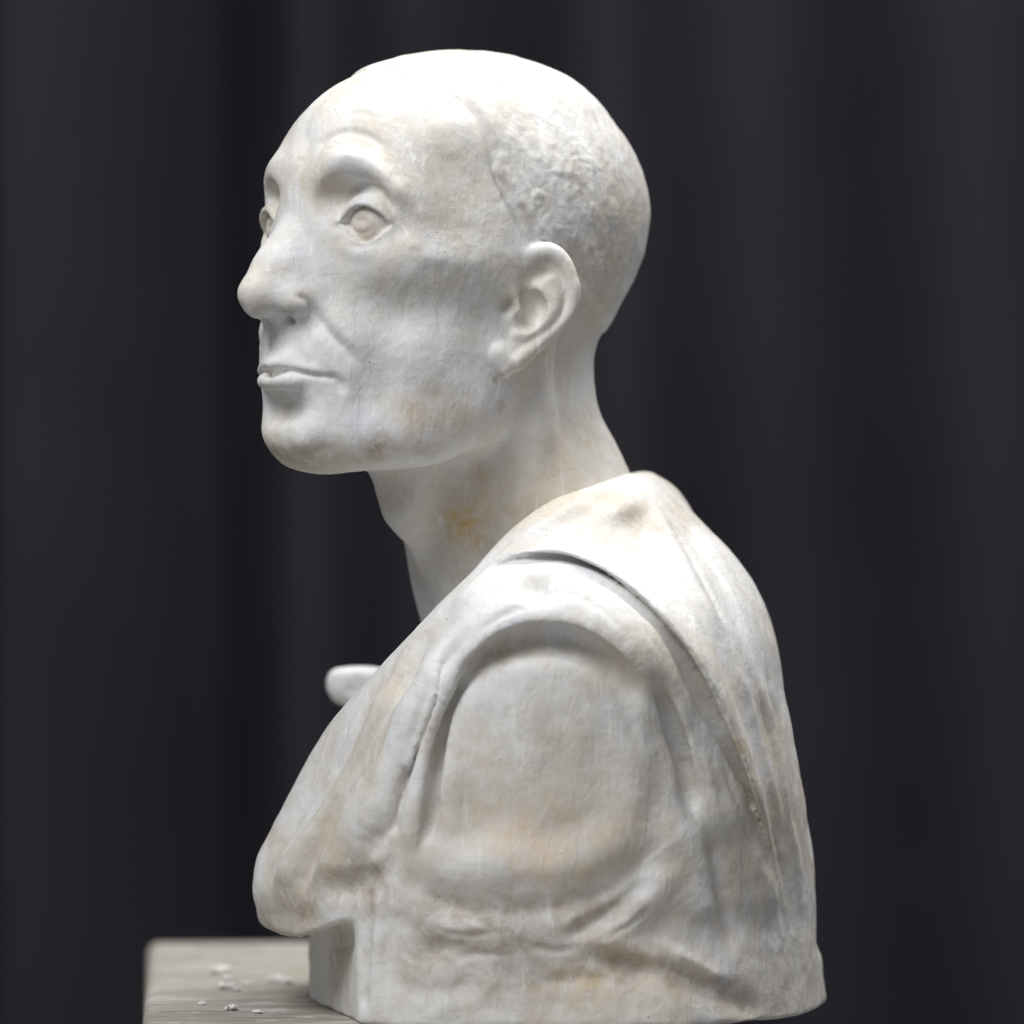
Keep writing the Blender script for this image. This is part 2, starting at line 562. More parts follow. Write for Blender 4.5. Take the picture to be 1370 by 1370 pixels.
def gauss(a, sig):
    r = int(sig * 3) + 1
    kk = np.exp(-0.5 * (np.arange(-r, r + 1) / sig) ** 2)
    return np.convolve(np.pad(a, r, mode='edge'), kk / kk.sum(), 'valid')

def sculpt_torso():
    B = Sculpt((-150, -222, 0), (184, 200, 305), 1.4)
    pz = lambda py: CAM_Z - (py - 685) * PXMM
    pxm = lambda px: (px - 685) * PXMM
    # table of horizontal sections: reference row, left, right edge, near, far reach
    tab = np.array([
        (1400, 372, 1106, -160, 140), (1340, 368, 1096, -160, 140), (1264, 356, 1090, -158, 140), (1245, 352, 1090, -158, 142), (1236, 350, 1090, -158, 145),
        (1226, 347, 1089, -158, 150), (1205, 345, 1089, -158, 150), (1185, 345, 1088, -162, 155),
        (1130, 362, 1086, -165, 160), (1040, 408, 1066, -166, 162), (960, 436, 1053, -162, 160), (897, 520, 1043, -155, 155),
        (850, 580, 1038, -146, 145), (800, 630, 1023, -130, 130), (750, 690, 992, -108, 112), (705, 740, 952, -80, 84),
        (670, 806, 900, -55, 60), (645, 842, 852, -32, 40), (634, 850, 851, -12, 15)], float)
    zt = pz(tab[:, 0])
    o = np.argsort(zt)
    tab, zt = tab[o], zt[o]
    X, Y, Z = B.grid(tuple(slice(0, n) for n in B.n))
    z = Z.ravel()
    c = [np.interp(z, zt, pxm(tab[:, 1])), np.interp(z, zt, pxm(tab[:, 2])), np.interp(z, zt, tab[:, 3]), np.interp(z, zt, tab[:, 4])]
    wgt = np.clip((z - 70) / 25, 0, 1)                     # keep the undercut of the chest crisp
    xl, xr, yn, yf = [(gauss(a, 1.2) * (1 - wgt) + gauss(a, 9) * wgt)[None, None, :].astype(np.float32) for a in c]
    cx, cy = (xl + xr) / 2, (yn + yf) / 2
    ax_, ay = (xr - xl) / 2, (yf - yn) / 2
    p = 2.3
    x, y = np.abs(X - cx) / ax_, np.abs(Y - cy) / ay
    q = ((x ** p + y ** p) ** (1 / p) - 1) * np.minimum(ax_, ay)
    gz = np.sqrt(1 + np.clip(np.gradient(xl.ravel(), B.h), -2, 2) ** 2)[None, None, :].astype(np.float32)
    wl = np.clip((cx - X) / (0.8 * ax_ + 20) + 0.5, 0, 1)
    wl = wl * wl * (3 - 2 * wl)
    q = q / (1.1 * (1 - wl) + gz * wl)
    q = np.maximum(q, Z - pz(644))
    B.d = q.astype(np.float32)
    # mantle rolled round the neck and down the near side of the chest
    B.chain([(*at(868, 692, 40), 13), (*at(860, 697, 5), 15), (*at(838, 704, -45), 17), (*at(784, 712, -75), 18), (*at(733, 746, -92), 18.5), (*at(683, 791, -102), 19), (*at(632, 838, -106), 19), (*at(580, 892, -104), 18.5), (*at(532, 952, -92), 18), (*at(488, 1008, -75), 17), (*at(430, 1104, -62), 17), (*at(394, 1168, -60), 17)], 26)
    B.chain([(*at(868, 692, 40), 13), (*at(866, 760, 90), 20), (*at(790, 850, 110), 20), (*at(690, 930, 110), 18), (*at(610, 975, 100), 16)], 24)
    # near shoulder and the cut-off upper arm
    B.keep('sleeve')
    B.chain([(*at(744, 930, -108), 66), (*at(737, 1000, -111), 66), (*at(722, 1138, -113), 66)], 20)
    B.keep('sleeve_end')
    B.chain([(*at(760, 880, 90), 66), (*at(750, 1120, 95), 66)], 22)
    # cloth running down to the base under the chest folds
    B.chain([(*at(575, 1190, -88), 48), (*at(575, 1352, -92), 52)], 18)
    B.chain([(*at(820, 1230, -80), 66), (*at(830, 1352, -86), 68)], 18)
    B.d = smax(B.d, (-171 - B.ax[1])[None, :, None] - 0.06 * (B.ax[2] - 150)[None, None, :], 18)
    # far lapel end standing out beyond the chest
    B.chain([(*at(600, 950, 70), 12), (*at(510, 912, 95), 8), (*at(454, 910, 105), 5.5)], 4)
    B.chain([(*at(600, 985, 70), 12), (*at(520, 945, 95), 9), (*at(460, 925, 106), 6.5)], 5)
    B.chain([(*at(462, 917, 105), 5.5), (*at(515, 922, 116), 10), (*at(585, 912, 128), 15), (*at(665, 890, 124), 19)], 12)
    B.base = B.d.copy()
    st = B.stroke
    # mantle edge over the shoulder, sleeve hem, sleeve end: the deep undercuts
    st([(650, 812, 7, 6), (690, 800, 9, 8), (750, 800, 11, 9), (803, 822, 12, 9), (846, 862, 12, 9), (884, 912, 11, 8), (916, 964, 10, 8), (940, 1018, 9, 7), (960, 1072, 8, 7)], 18)
    st([(610, 900, 5, 4), (632, 872, 8, 5), (660, 846, 10, 6), (700, 828, 11, 6), (745, 824, 11, 6), (792, 840, 11, 6), (832, 870, 10, 7), (866, 908, 8, 7), (888, 945, 5, 6)], 12)
    st([(626, 906, 1.5, 0), (642, 888, 3.5, 0), (668, 869, 7, 0), (706, 860, 8, 0), (748, 860, 8, 0), (788, 874, 7, 0), (822, 899, 5, 0), (848, 926, 2, 0)], 5, 'sub')
    # the mantle's upper layer ends in an edge that runs over the shoulder and down the back
    G1 = [(628, 786), (660, 758), (702, 741), (755, 740), (810, 762), (860, 800), (905, 850), (940, 905), (968, 960), (992, 1016), (1012, 1070), (1032, 1130), (1048, 1190)]
    B.layer(G1, 6.0, 34, -90, 4, 0.22)
    B.base = B.d.copy()
    st([(690, 766, 1.5, 0), (720, 762, 3, 1), (756, 763, 4, 1.5), (803, 782, 5, 2), (850, 818, 5.5, 2.5), (894, 865, 6, 3), (929, 918, 5.5, 2.5), (957, 971, 5, 2), (982, 1026, 4.5, 2), (1002, 1078, 3, 1)], 4, 'sub')
    HEM = [(590, 930), (604, 908), (630, 878), (661, 851), (700, 836), (745, 833), (790, 846), (830, 876), (858, 908), (876, 938)]
    B.layer(HEM, 6.5, 22, -160, 2, 0.24)
    # narrow undercut creases between the chest folds
    B.base = B.d.copy()
    B.layer([(530, 1112), (526, 1085), (538, 1034), (556, 964), (582, 896), (616, 842)], 4, 22, -120, 2.5, 0.3)
    B.layer([(590, 840), (548, 924), (505, 1004), (458, 1086), (432, 1146), (408, 1196)], 5, 18, -105, 1.5, 0.2)
    B.layer([(520, 890), (498, 950), (452, 1040), (400, 1124), (352, 1204)], 3.5, 16, -75, 1.5, 0.2)
    B.layer([(562, 1150), (566, 1080), (576, 1000), (598, 936), (628, 892)], 3.5, 12, -130, 2, 0.25)
    B.layer([(1060, 1240), (1036, 1150), (1014, 1050), (984, 960), (944, 860), (900, 770)], 2.5, 12, -60, 2, 0.3)
    B.base = B.d.copy()
    st([(540, 1030, .8, .2), (531, 1066, 1.8, .8), (528, 1090, 2.2, 1), (532, 1106, 1.2, .6)], 4, 'sub')
    st([(634, 898, 1, .5), (603, 938, 1.8, 1), (587, 1000, 2, 1.2), (578, 1076, 1.6, .8), (574, 1120, .6, .5)], 3, 'sub')
    st([(884, 925, 1, .5), (898, 960, 2.2, 1.2), (912, 1004, 2.6, 1.6), (922, 1050, 1.8, 1), (930, 1080, .6, .5)], 2, 'sub')
    # plain block left at the back of the base
    B.chain([(*at(1066, 1290, -10), 14.5), (*at(1070, 1352, -10), 14.5)], 3)
    B.ell(at(1050, 1272, -40), (12, 14, 10), 8)
    X, Y, Z = B.grid(tuple(slice(0, n) for n in B.n))
    # the chest overhangs the recessed front of the base
    xc = np.interp(Y.ravel(), [-230, -150, -110, -70, -30, 5, 30, 210], pxm(np.array([500, 492, 480, 456, 430, 415, 412, 411])))[None, :, None].astype(np.float32)
    under = np.interp(X.ravel(), pxm(np.array([330, 350, 410, 470, 500])), np.array([57, 55.5, 52, 58, 62]))[:, None, None].astype(np.float32)
    B.d = smax(B.d, -smax(X - xc, Z - under - 6 * np.clip((X - pxm(400)) / 30, 0, 1), 10), 4)
    B.d = smax(B.d, 12 - Z, 2)
    return B

# ---------------------------------------------------------------- surface brushes on the finished mesh
def lattice(seed):
    return np.random.RandomState(seed).rand(32, 32, 32).astype(np.float32) * 2 - 1
LAT = [lattice(i) for i in range(4)]
def vnoise(P, scale, seed=0):
    g = np.asarray(P) / scale + 7.3 * (seed + 1)
    i = np.floor(g).astype(int)
    f = g - i
    f = f * f * (3 - 2 * f)
    L = LAT[seed % 4]
    r = 0
    for a in (0, 1):
        for b in (0, 1):
            for c in (0, 1):
                wt = (f[:, 0] if a else 1 - f[:, 0]) * (f[:, 1] if b else 1 - f[:, 1]) * (f[:, 2] if c else 1 - f[:, 2])
                r = r + wt * L[(i[:, 0] + a) % 32, (i[:, 1] + b) % 32, (i[:, 2] + c) % 32]
    return r

def mask_smooth(V, F, wgt, it):
    E = np.vstack([F[:, [0, 1]], F[:, [1, 2]], F[:, [2, 3]], F[:, [3, 0]]])
    n = len(V)
    deg = np.maximum(np.bincount(E[:, 0], minlength=n) + np.bincount(E[:, 1], minlength=n), 1)[:, None]
    for _ in range(it):
        A = np.zeros_like(V)
        for i in range(V.shape[1]):
            A[:, i] = np.bincount(E[:, 0], V[E[:, 1], i], n) + np.bincount(E[:, 1], V[E[:, 0], i], n)
        V = V + (0.5 * wgt)[:, None] * (A / deg - V)
    return V

def curve_on(S, pts, sym=False):
    c = []
    for p in pts:
        q = S.hit(p[0], p[1])
        if q is not None:
            c.append((*q[0], p[2] if len(p) > 2 else 1.0))
    c = np.array(c)
    out = [c]
    if sym:
        m = c.copy(); m[:, 1] *= -1
        out.append(m)
    return [np.hstack([S.W(catmull(k, 5)[:, :3]), catmull(k, 5)[:, 3:]]) for k in out]

def brush(V, Nv, S, pts, sig, h, sig2=None, taper=0.22, sym=False):
    """raise (h>0) or press (h<0) the surface along a line; sig2 = falloff on the left of its direction"""
    for C in curve_on(S, pts, sym):
        seg = np.linalg.norm(np.diff(C[:, :3], axis=0), axis=1)
        cum = np.concatenate([[0], np.cumsum(seg)])
        n = max(6, int(cum[-1] / (0.3 * min(sig, sig2 or sig))))
        u = np.linspace(0, cum[-1], n)
        D = np.stack([np.interp(u, cum, C[:, i]) for i in range(4)], 1)
        tp = np.clip(np.minimum(u, cum[-1] - u) / (taper * cum[-1]), 0, 1) if taper > 0 else np.ones(n)
        tp = (tp * tp * (3 - 2 * tp)) * D[:, 3]
        tan = np.gradient(D[:, :3], axis=0)
        big = max(sig, sig2 or sig)
        R = 2.4 * big
        ids = np.nonzero(np.all((V > D[:, :3].min(0) - R) & (V < D[:, :3].max(0) + R), axis=1))[0]
        P = V[ids]
        best = np.zeros(len(ids))
        for i in range(n):
            if tp[i] < 1e-3:
                continue
            o = P - D[i, :3]
            d2 = np.einsum('ij,ij->i', o, o)
            m = np.nonzero(d2 < R * R)[0]
            if not len(m):
                continue
            sg = sig
            if sig2:
                side = np.einsum('ij,ij->i', np.cross(np.broadcast_to(tan[i], (len(m), 3)), o[m]), Nv[ids[m]])
                sg = np.where(side > 0, sig2, sig)
            best[m] = np.maximum(best[m], tp[i] * np.exp(-d2[m] / (sg * sg)))
        V[ids] += Nv[ids] * (h * best)[:, None]

def smooth_patch(V, F, S, path, r, it):
    wgt = np.zeros(len(V))
    for C in curve_on(S, path):
        ids = np.nonzero(np.all((V > C[:, :3].min(0) - 2 * r) & (V < C[:, :3].max(0) + 2 * r), axis=1))[0]
        d = np.full(len(ids), 1e9)
        for q in C:
            d = np.minimum(d, np.linalg.norm(V[ids] - q[:3], axis=1))
        wgt[ids] = np.maximum(wgt[ids], np.clip(1.6 - d / r, 0, 1))
    return mask_smooth(V, F, wgt, it)

def finish(S, smooth=2):
    V, F = S.mesh()
    V = smooth_verts(V, F, smooth, 0.5)
    return V, F

def make_mesh(name, V, F, mat, parent=None, nrm=None, stain_shade=None):
    used = np.unique(F)
    remap = np.full(len(V), -1, np.int32)
    remap[used] = np.arange(len(used))
    F = remap[F]
    V = V[used]
    me = bpy.data.meshes.new(name)
    me.vertices.add(len(V)); me.vertices.foreach_set('co', (V * MM).astype(np.float32).ravel())
    me.loops.add(F.size); me.loops.foreach_set('vertex_index', F.astype(np.int32).ravel())
    me.polygons.add(len(F)); me.polygons.foreach_set('loop_start', np.arange(0, F.size, 4, dtype=np.int32))
    me.update(calc_edges=True)
    me.polygons.foreach_set('use_smooth', np.ones(len(F), bool))
    if stain_shade is not None:
        at_ = me.attributes.new('stain_shade', 'FLOAT_COLOR', 'POINT')
        at_.data.foreach_set('color', stain_shade[used].astype(np.float32).ravel())
    if nrm is not None:
        me.normals_split_custom_set_from_vertices(nrm[used])      # parts of one cast share their shading at the seams
    me.materials.append(mat)
    ob = bpy.data.objects.new(name, me)
    SC.collection.objects.link(ob)
    if parent: ob.parent = parent
    return ob

def clean_tags(tag, F, it=5):
    k = tag.max() + 1
    M = np.stack([(tag == i).astype(float) for i in range(k)], 1)
    M = mask_smooth(M, F, np.ones(len(tag)), it)
    return np.argmax(M, 1)

BEIGE, OCHRE, BROWN, GREYB, PEACH = (0.60, 0.51, 0.39), (0.60, 0.42, 0.18), (0.37, 0.30, 0.22), (0.52, 0.48, 0.42), (0.72, 0.57, 0.42)
def paint(stain_shade, V, S, spots):
    """old stains, with shade painted into a few hollows: rows (px, py, radius mm, colour, strength[, stretch along x, z])"""
    for sp in spots:
        px, py, r, colr, k = sp[:5]
        q = S.hit(px, py)
        if q is None:
            continue
        c = S.W(q[0][None])[0]
        ids = np.nonzero(np.abs(V - c).max(1) < r * 2.4)[0]
        P = V[ids]
        o = (P - c)
        if len(sp) > 5:
            o = o / np.array([sp[5], 1, sp[6]])
        d = np.linalg.norm(o, axis=1) / r
        d = d + 0.45 * vnoise(P, r * 0.55, 1) + 0.22 * vnoise(P, r * 0.2, 2)
        wgt = min(1.0, 1.45 * k) * np.clip((1.25 - d) / 0.8, 0, 1)
        a0 = stain_shade[ids, 3]
        na = a0 + wgt * (1 - a0)
        mixw = np.where(na > 1e-6, wgt / np.maximum(na, 1e-6), 0)[:, None]
        stain_shade[ids, :3] = stain_shade[ids, :3] * (1 - mixw) + np.array(colr) * mixw
        stain_shade[ids, 3] = na

def paint_line(stain_shade, V, S, path, r, colr, k):
    """dirt caught along a crease, broken up along its length"""
    for C in curve_on(S, path):
        ids = np.nonzero(np.all((V > C[:, :3].min(0) - 3 * r) & (V < C[:, :3].max(0) + 3 * r), axis=1))[0]
        P = V[ids]
        d = np.full(len(ids), 1e9)
        for q in C:
            d = np.minimum(d, np.linalg.norm(P - q[:3], axis=1))
        d = d / r + 0.6 * vnoise(P, 9, 2) + 0.5 * vnoise(P, 3, 0)
        wgt = k * np.clip(1.2 - d, 0, 1) * np.clip(0.55 + 0.9 * vnoise(P, 22, 3), 0, 1)
        na = stain_shade[ids, 3] + wgt * (1 - stain_shade[ids, 3])
        mw = np.where(na > 1e-6, wgt / np.maximum(na, 1e-6), 0)[:, None]
        stain_shade[ids, :3] = stain_shade[ids, :3] * (1 - mw) + np.array(colr) * mw
        stain_shade[ids, 3] = na

def sculpted_head():
    H = sculpt_head()
    H.base = None
    L, F = finish(H, 2)
    tag = np.zeros(len(L), int)                  # 0 head 1 neck 2 nose 3 lips 4 eye 5 ear 6 hair
    tag[H.changed('neck', L, 1.5) & (L[:, 2] < 385) & ((L[:, 0] < 20) | (L[:, 2] < 300)) & (L[:, 2] < 330 - 0.25 * (L[:, 0] + 30) + 40 * (L[:, 0] < -20))] = 1
    tag[H.changed('nose', L, 1.2) & (L[:, 0] > 84) & (L[:, 2] < 446) & (L[:, 2] > 370) & (np.abs(L[:, 1]) < 24)] = 2
    tag[H.changed('lips', L, 0.5) & (L[:, 2] < 366) & (L[:, 2] > 336) & (np.abs(L[:, 1]) < 28)] = 3
    q = L.copy(); q[:, 1] = np.abs(q[:, 1])
    de = np.linalg.norm(q - np.array(EC), axis=1)
    tag[(de < 16.2) & (q[:, 0] > EC[0])] = 4
    tag[H.changed('ear', L, 0.8) & (np.abs(L[:, 0] + 8) < 40) & (np.abs(L[:, 2] - 388) < 48)] = 5
    soft = np.clip((de - 21) / 6, 0, 1) * np.where(tag == 5, 0, 1) * np.clip((np.hypot(q[:, 0] - 108, q[:, 2] - 352) - 16) / 8, 0, 1) * np.clip((np.hypot(q[:, 0] - 110, q[:, 2] - 378) - 8) / 8, 0, 1)
    earish = mask_smooth((tag == 5).astype(float)[:, None], F, np.ones(len(L)), 8)[:, 0]
    soft *= np.clip(1 - 3 * earish, 0, 1)
    L = mask_smooth(L, F, soft, 40)
    V = head_to_world(L)
    Nv = mask_smooth(normals(V, F), F, np.ones(len(V)), 6)
    Nv /= np.linalg.norm(Nv, axis=1)[:, None]
    V = smooth_patch(V, F, H, [(545, 352), (600, 350), (660, 352), (690, 360)], 11, 60)
    br = lambda pts, sig, h, **kw: brush(V, Nv, H, pts, sig, h, **kw)
    # lids, bags
    br([(463, 266), (473, 254), (491, 248), (508, 254), (520, 269), (527, 288)], 2.4, -2.2)
    br([(466, 322), (478, 331), (494, 330), (508, 322)], 1.8, -0.5)
    br([(456, 328), (476, 340), (500, 338)], 4, 1.1, sym=True)
    # frown, brow
    br([(404, 172), (409, 200), (403, 228)], 5.0, -1.0)
    br([(424, 208), (436, 188), (464, 176), (494, 182), (518, 202)], 2.2, -1.3)
    br([(446, 160), (476, 152), (510, 160)], 2.6, -0.6, taper=0.4)
    br([(428, 228), (450, 214), (478, 212), (508, 233), (531, 260), (543, 286)], 4.6, 2.6)
    br([(448, 245), (472, 238), (496, 244), (514, 260)], 6, -1.3, taper=0.35)
    br([(455, 212), (480, 214), (504, 230)], 1.6, 0.5)
    # folds by nose and mouth
    br([(412, 392), (424, 424), (441, 447), (463, 470), (484, 498)], 3.4, -3.3, taper=0.35, sym=True)
    br([(432, 408), (454, 438), (478, 466), (490, 494)], 8, 2.6, taper=0.4, sym=True)
    br([(357, 490), (368, 485), (386, 488), (413, 493), (434, 499)], 2.8, 1.5, taper=0.2, sym=True)
    br([(362, 510), (380, 508), (402, 508)], 4.2, 1.7, taper=0.3, sym=True)
    br([(357, 534), (385, 536), (415, 532), (440, 526)], 7.5, -1.2, taper=0.55, sym=True)
    br([(356, 500, 1), (367, 502, 1), (381, 497, 1), (400, 498, .9), (422, 502, .75), (446, 505, .6)], 1.5, -3.0, taper=0.03, sym=True)
    br([(479, 295), (486, 295)], 2.4, -1.2, taper=0, sym=True)
    br([(484 + 14 * math.cos(a), 299 + 13 * math.sin(a)) for a in np.linspace(0.2, math.pi + 0.6, 10)], 0.9, -0.55, taper=0.2)
    br([(452, 302), (458, 300), (464, 301)], 2.0, -1.6, taper=0.3, sym=True)
    br([(355, 434), (357, 455), (356, 474)], 3, -1.7)
    br([(369, 436), (371, 456), (369, 474)], 3, 0.8)
    br([(352, 548), (375, 551), (408, 547)], 6, -1.4, taper=0.3, sym=True)
    br([(388, 404), (400, 409), (403, 419)], 4, 1.2, taper=0.4, sym=True)
    br([(394, 396), (409, 401), (417, 414), (414, 429)], 1.9, -1.9, sym=True)
    br([(438, 502), (447, 505), (454, 514), (458, 528)], 2.6, -2.0, taper=0.45, sym=True)
    br([(458, 494), (469, 512), (472, 534)], 5, 1.3, sym=True)
    br([(424, 562), (414, 582), (390, 588)], 7, 1.6, sym=True)
    br([(368, 612), (394, 607), (420, 606), (448, 600)], 4, -0.9)
    br([(500, 600), (520, 606), (540, 600)], 6, -0.7)
    # cheek and jaw planes
    br([(560, 348), (600, 346), (645, 350)], 5, 0.6)
    br([(496, 392), (530, 400), (575, 392), (620, 384)], 19, -2.2, taper=0.4, sym=True)
    br([(530, 480), (560, 520), (590, 540)], 10, -1.0)
    # throat
    br([(704, 500), (706, 560), (702, 620)], 6, -0.8)
    br([(628, 590), (596, 640), (578, 690), (572, 760)], 8, -3.6)
    br([(716, 520), (672, 610), (636, 690), (610, 780)], 10, 3.6)
    br([(770, 560), (740, 620), (716, 670)], 9, -2.0)
    br([(540, 650), (545, 700), (558, 760)], 7, 1.5)
    br([(716, 520), (706, 580), (700, 640)], 8, -1.6)
    br([(590, 104, .6), (612, 122, 1), (634, 150, 1), (650, 186, .6), (660, 222, .9), (676, 256, 1.2), (694, 288, 1.3), (708, 314, 1)], 3.6, -2.0, taper=0.1, sym=True)
    for k in range(9):
        x0 = 474 + 13 * k
        br([(x0 + 6, 116 - 1.2 * k), (x0 + 12, 108 - 1.3 * k), (x0 + 22, 103 - 1.2 * k)], 1.6, -0.5 if k % 2 else 0.6, taper=0.4)
    # cropped hair: a thin raised cap with an uneven edge
    u, f, l = L[:, 2], L[:, 0], np.abs(L[:, 1])
    edge = np.interp(u, [360, 405, 418, 428, 440, 456, 470, 484, 502, 512, 520, 532], [-30, -16, -9, -2, 8, 16, 19, 21, 31, 42, 56, 62])
    edge = edge + 3.0 * vnoise(V, 13, 0) + 1.6 * vnoise(V, 5, 2)
    low = np.interp(f, [-130, -105, -60, -30, -12], [360, 366, 384, 402, 412]) + 5 * vnoise(V, 10, 1)
    wd = np.interp(u, [420, 470, 500, 525], [3.5, 4.0, 6.0, 12.0])
    hs = np.clip((edge - f) / wd, 0, 1) * np.clip((u - low) / 9.0, 0, 1) * (tag != 5) * np.clip(1 - 2.5 * earish, 0, 1)
    hs = hs * hs * (3 - 2 * hs)
    G = np.stack([V[:, 0] + 0.25 * V[:, 2], V[:, 1], V[:, 2] * 0.30], 1)
    side = np.clip((500 - u) / 40, 0.12, 1) * np.clip((f + 100) / 55, 0.3, 1)
    locks = 0.70 * vnoise(G, 5.0, 1) + 0.45 * vnoise(G, 2.4, 3)
    clump = np.exp(-(((f + 14) / 22) ** 2 + ((u - 455) / 24) ** 2))
    chips = 1.3 * np.maximum(vnoise(V, 6, 2) - 0.15, 0) * clump * 1.0
    V += Nv * (hs * (1.9 + side * locks * 1.05 * (0.7 + 0.6 * vnoise(V, 20, 3)) + chips + side * (0.6 * vnoise(V, 9, 0) + 0.35 * np.abs(vnoise(V, 4, 1)))))[:, None]
    tag[(hs > 0.5) & (tag < 2)] = 6
    # hand-worked unevenness
    calm = np.where(tag == 4, 0.3, 1.0)
    V += Nv * (calm * (0.42 * vnoise(V, 17, 0) + 0.22 * vnoise(V, 7, 3) + 0.10 * vnoise(V, 3.2, 1)))[:, None]
    # ease the back of the skull and neck outline
    px, py = project(V)
    rows = np.arange(40, 900)
    tabx = np.interp(rows, [60, 100, 160, 220, 300, 340, 370, 400, 430, 460, 500, 550, 590, 620, 650], [6, 8, -7, -4, -3, -3, -2, 1, -2, -12, -16, -11, -1, 6, 8])
    dx = np.interp(py, rows, gauss(tabx, 12))
    t = np.clip((px - 640) / 150, 0, 1)
    V[:, 0] += dx * PXMM * t * t * (3 - 2 * t)
    stain_shade = np.zeros((len(V), 4)); stain_shade[:, :3] = BEIGE
    paint(stain_shade, V, H, [
        (640, 690, 24, BEIGE, 0.55), (622, 700, 12, OCHRE, 0.85), (618, 712, 7, OCHRE, 0.6), (650, 660, 14, BEIGE, 0.5),
        (700, 700, 10, BEIGE, 0.5), (585, 548, 17, BEIGE, 0.55, 1.5, 0.8), (560, 580, 12, BEIGE, 0.4), (507, 597, 8.5, BROWN, 0.62, 1.2, 0.8),
        (400, 612, 12, BROWN, 0.42, 1.8, 0.6), (450, 612, 14, BEIGE, 0.5, 1.6, 0.7), (372, 606, 6, BROWN, 0.35), (520, 395, 20, GREYB, 0.30, 1.3, 1),  # the grey patch is shade painted into the cheek hollow
        (590, 375, 22, GREYB, 0.25, 1.6, 0.8), (320, 402, 4, BROWN, 0.4), (345, 414, 6, GREYB, 0.4), (390, 560, 8, GREYB, 0.35),
        (690, 400, 6, BEIGE, 0.5), (664, 505, 3.5, BROWN, 0.6), (672, 545, 4, BEIGE, 0.6), (640, 420, 14, GREYB, 0.2),
        (740, 640, 22, BEIGE, 0.35, 1.5, 1), (780, 580, 16, BEIGE, 0.35), (705, 290, 7, BROWN, 0.30, 0.6, 1.5), (720, 270, 10, GREYB, 0.35),
        (560, 190, 18, GREYB, 0.22), (610, 240, 16, BEIGE, 0.2), (500, 660, 10, BROWN, 0.3, 0.5, 1.5), (800, 410, 14, BEIGE, 0.35, 0.7, 1.3), (440, 240, 16, BEIGE, 0.25),
        (385, 418, 4, BROWN, 0.4), (520, 650, 14, BEIGE, 0.3), (570, 600, 10, BROWN, 0.2, 1.6, 0.5)])  # the brown spot under the nose wing is painted nostril shade
    e = tag == 4
    stain_shade[e, :3] = (0.52, 0.43, 0.35); stain_shade[e, 3] = 0.6
    return H, L, V, F, normals(V, F), clean_tags(tag, F, 14), stain_shade

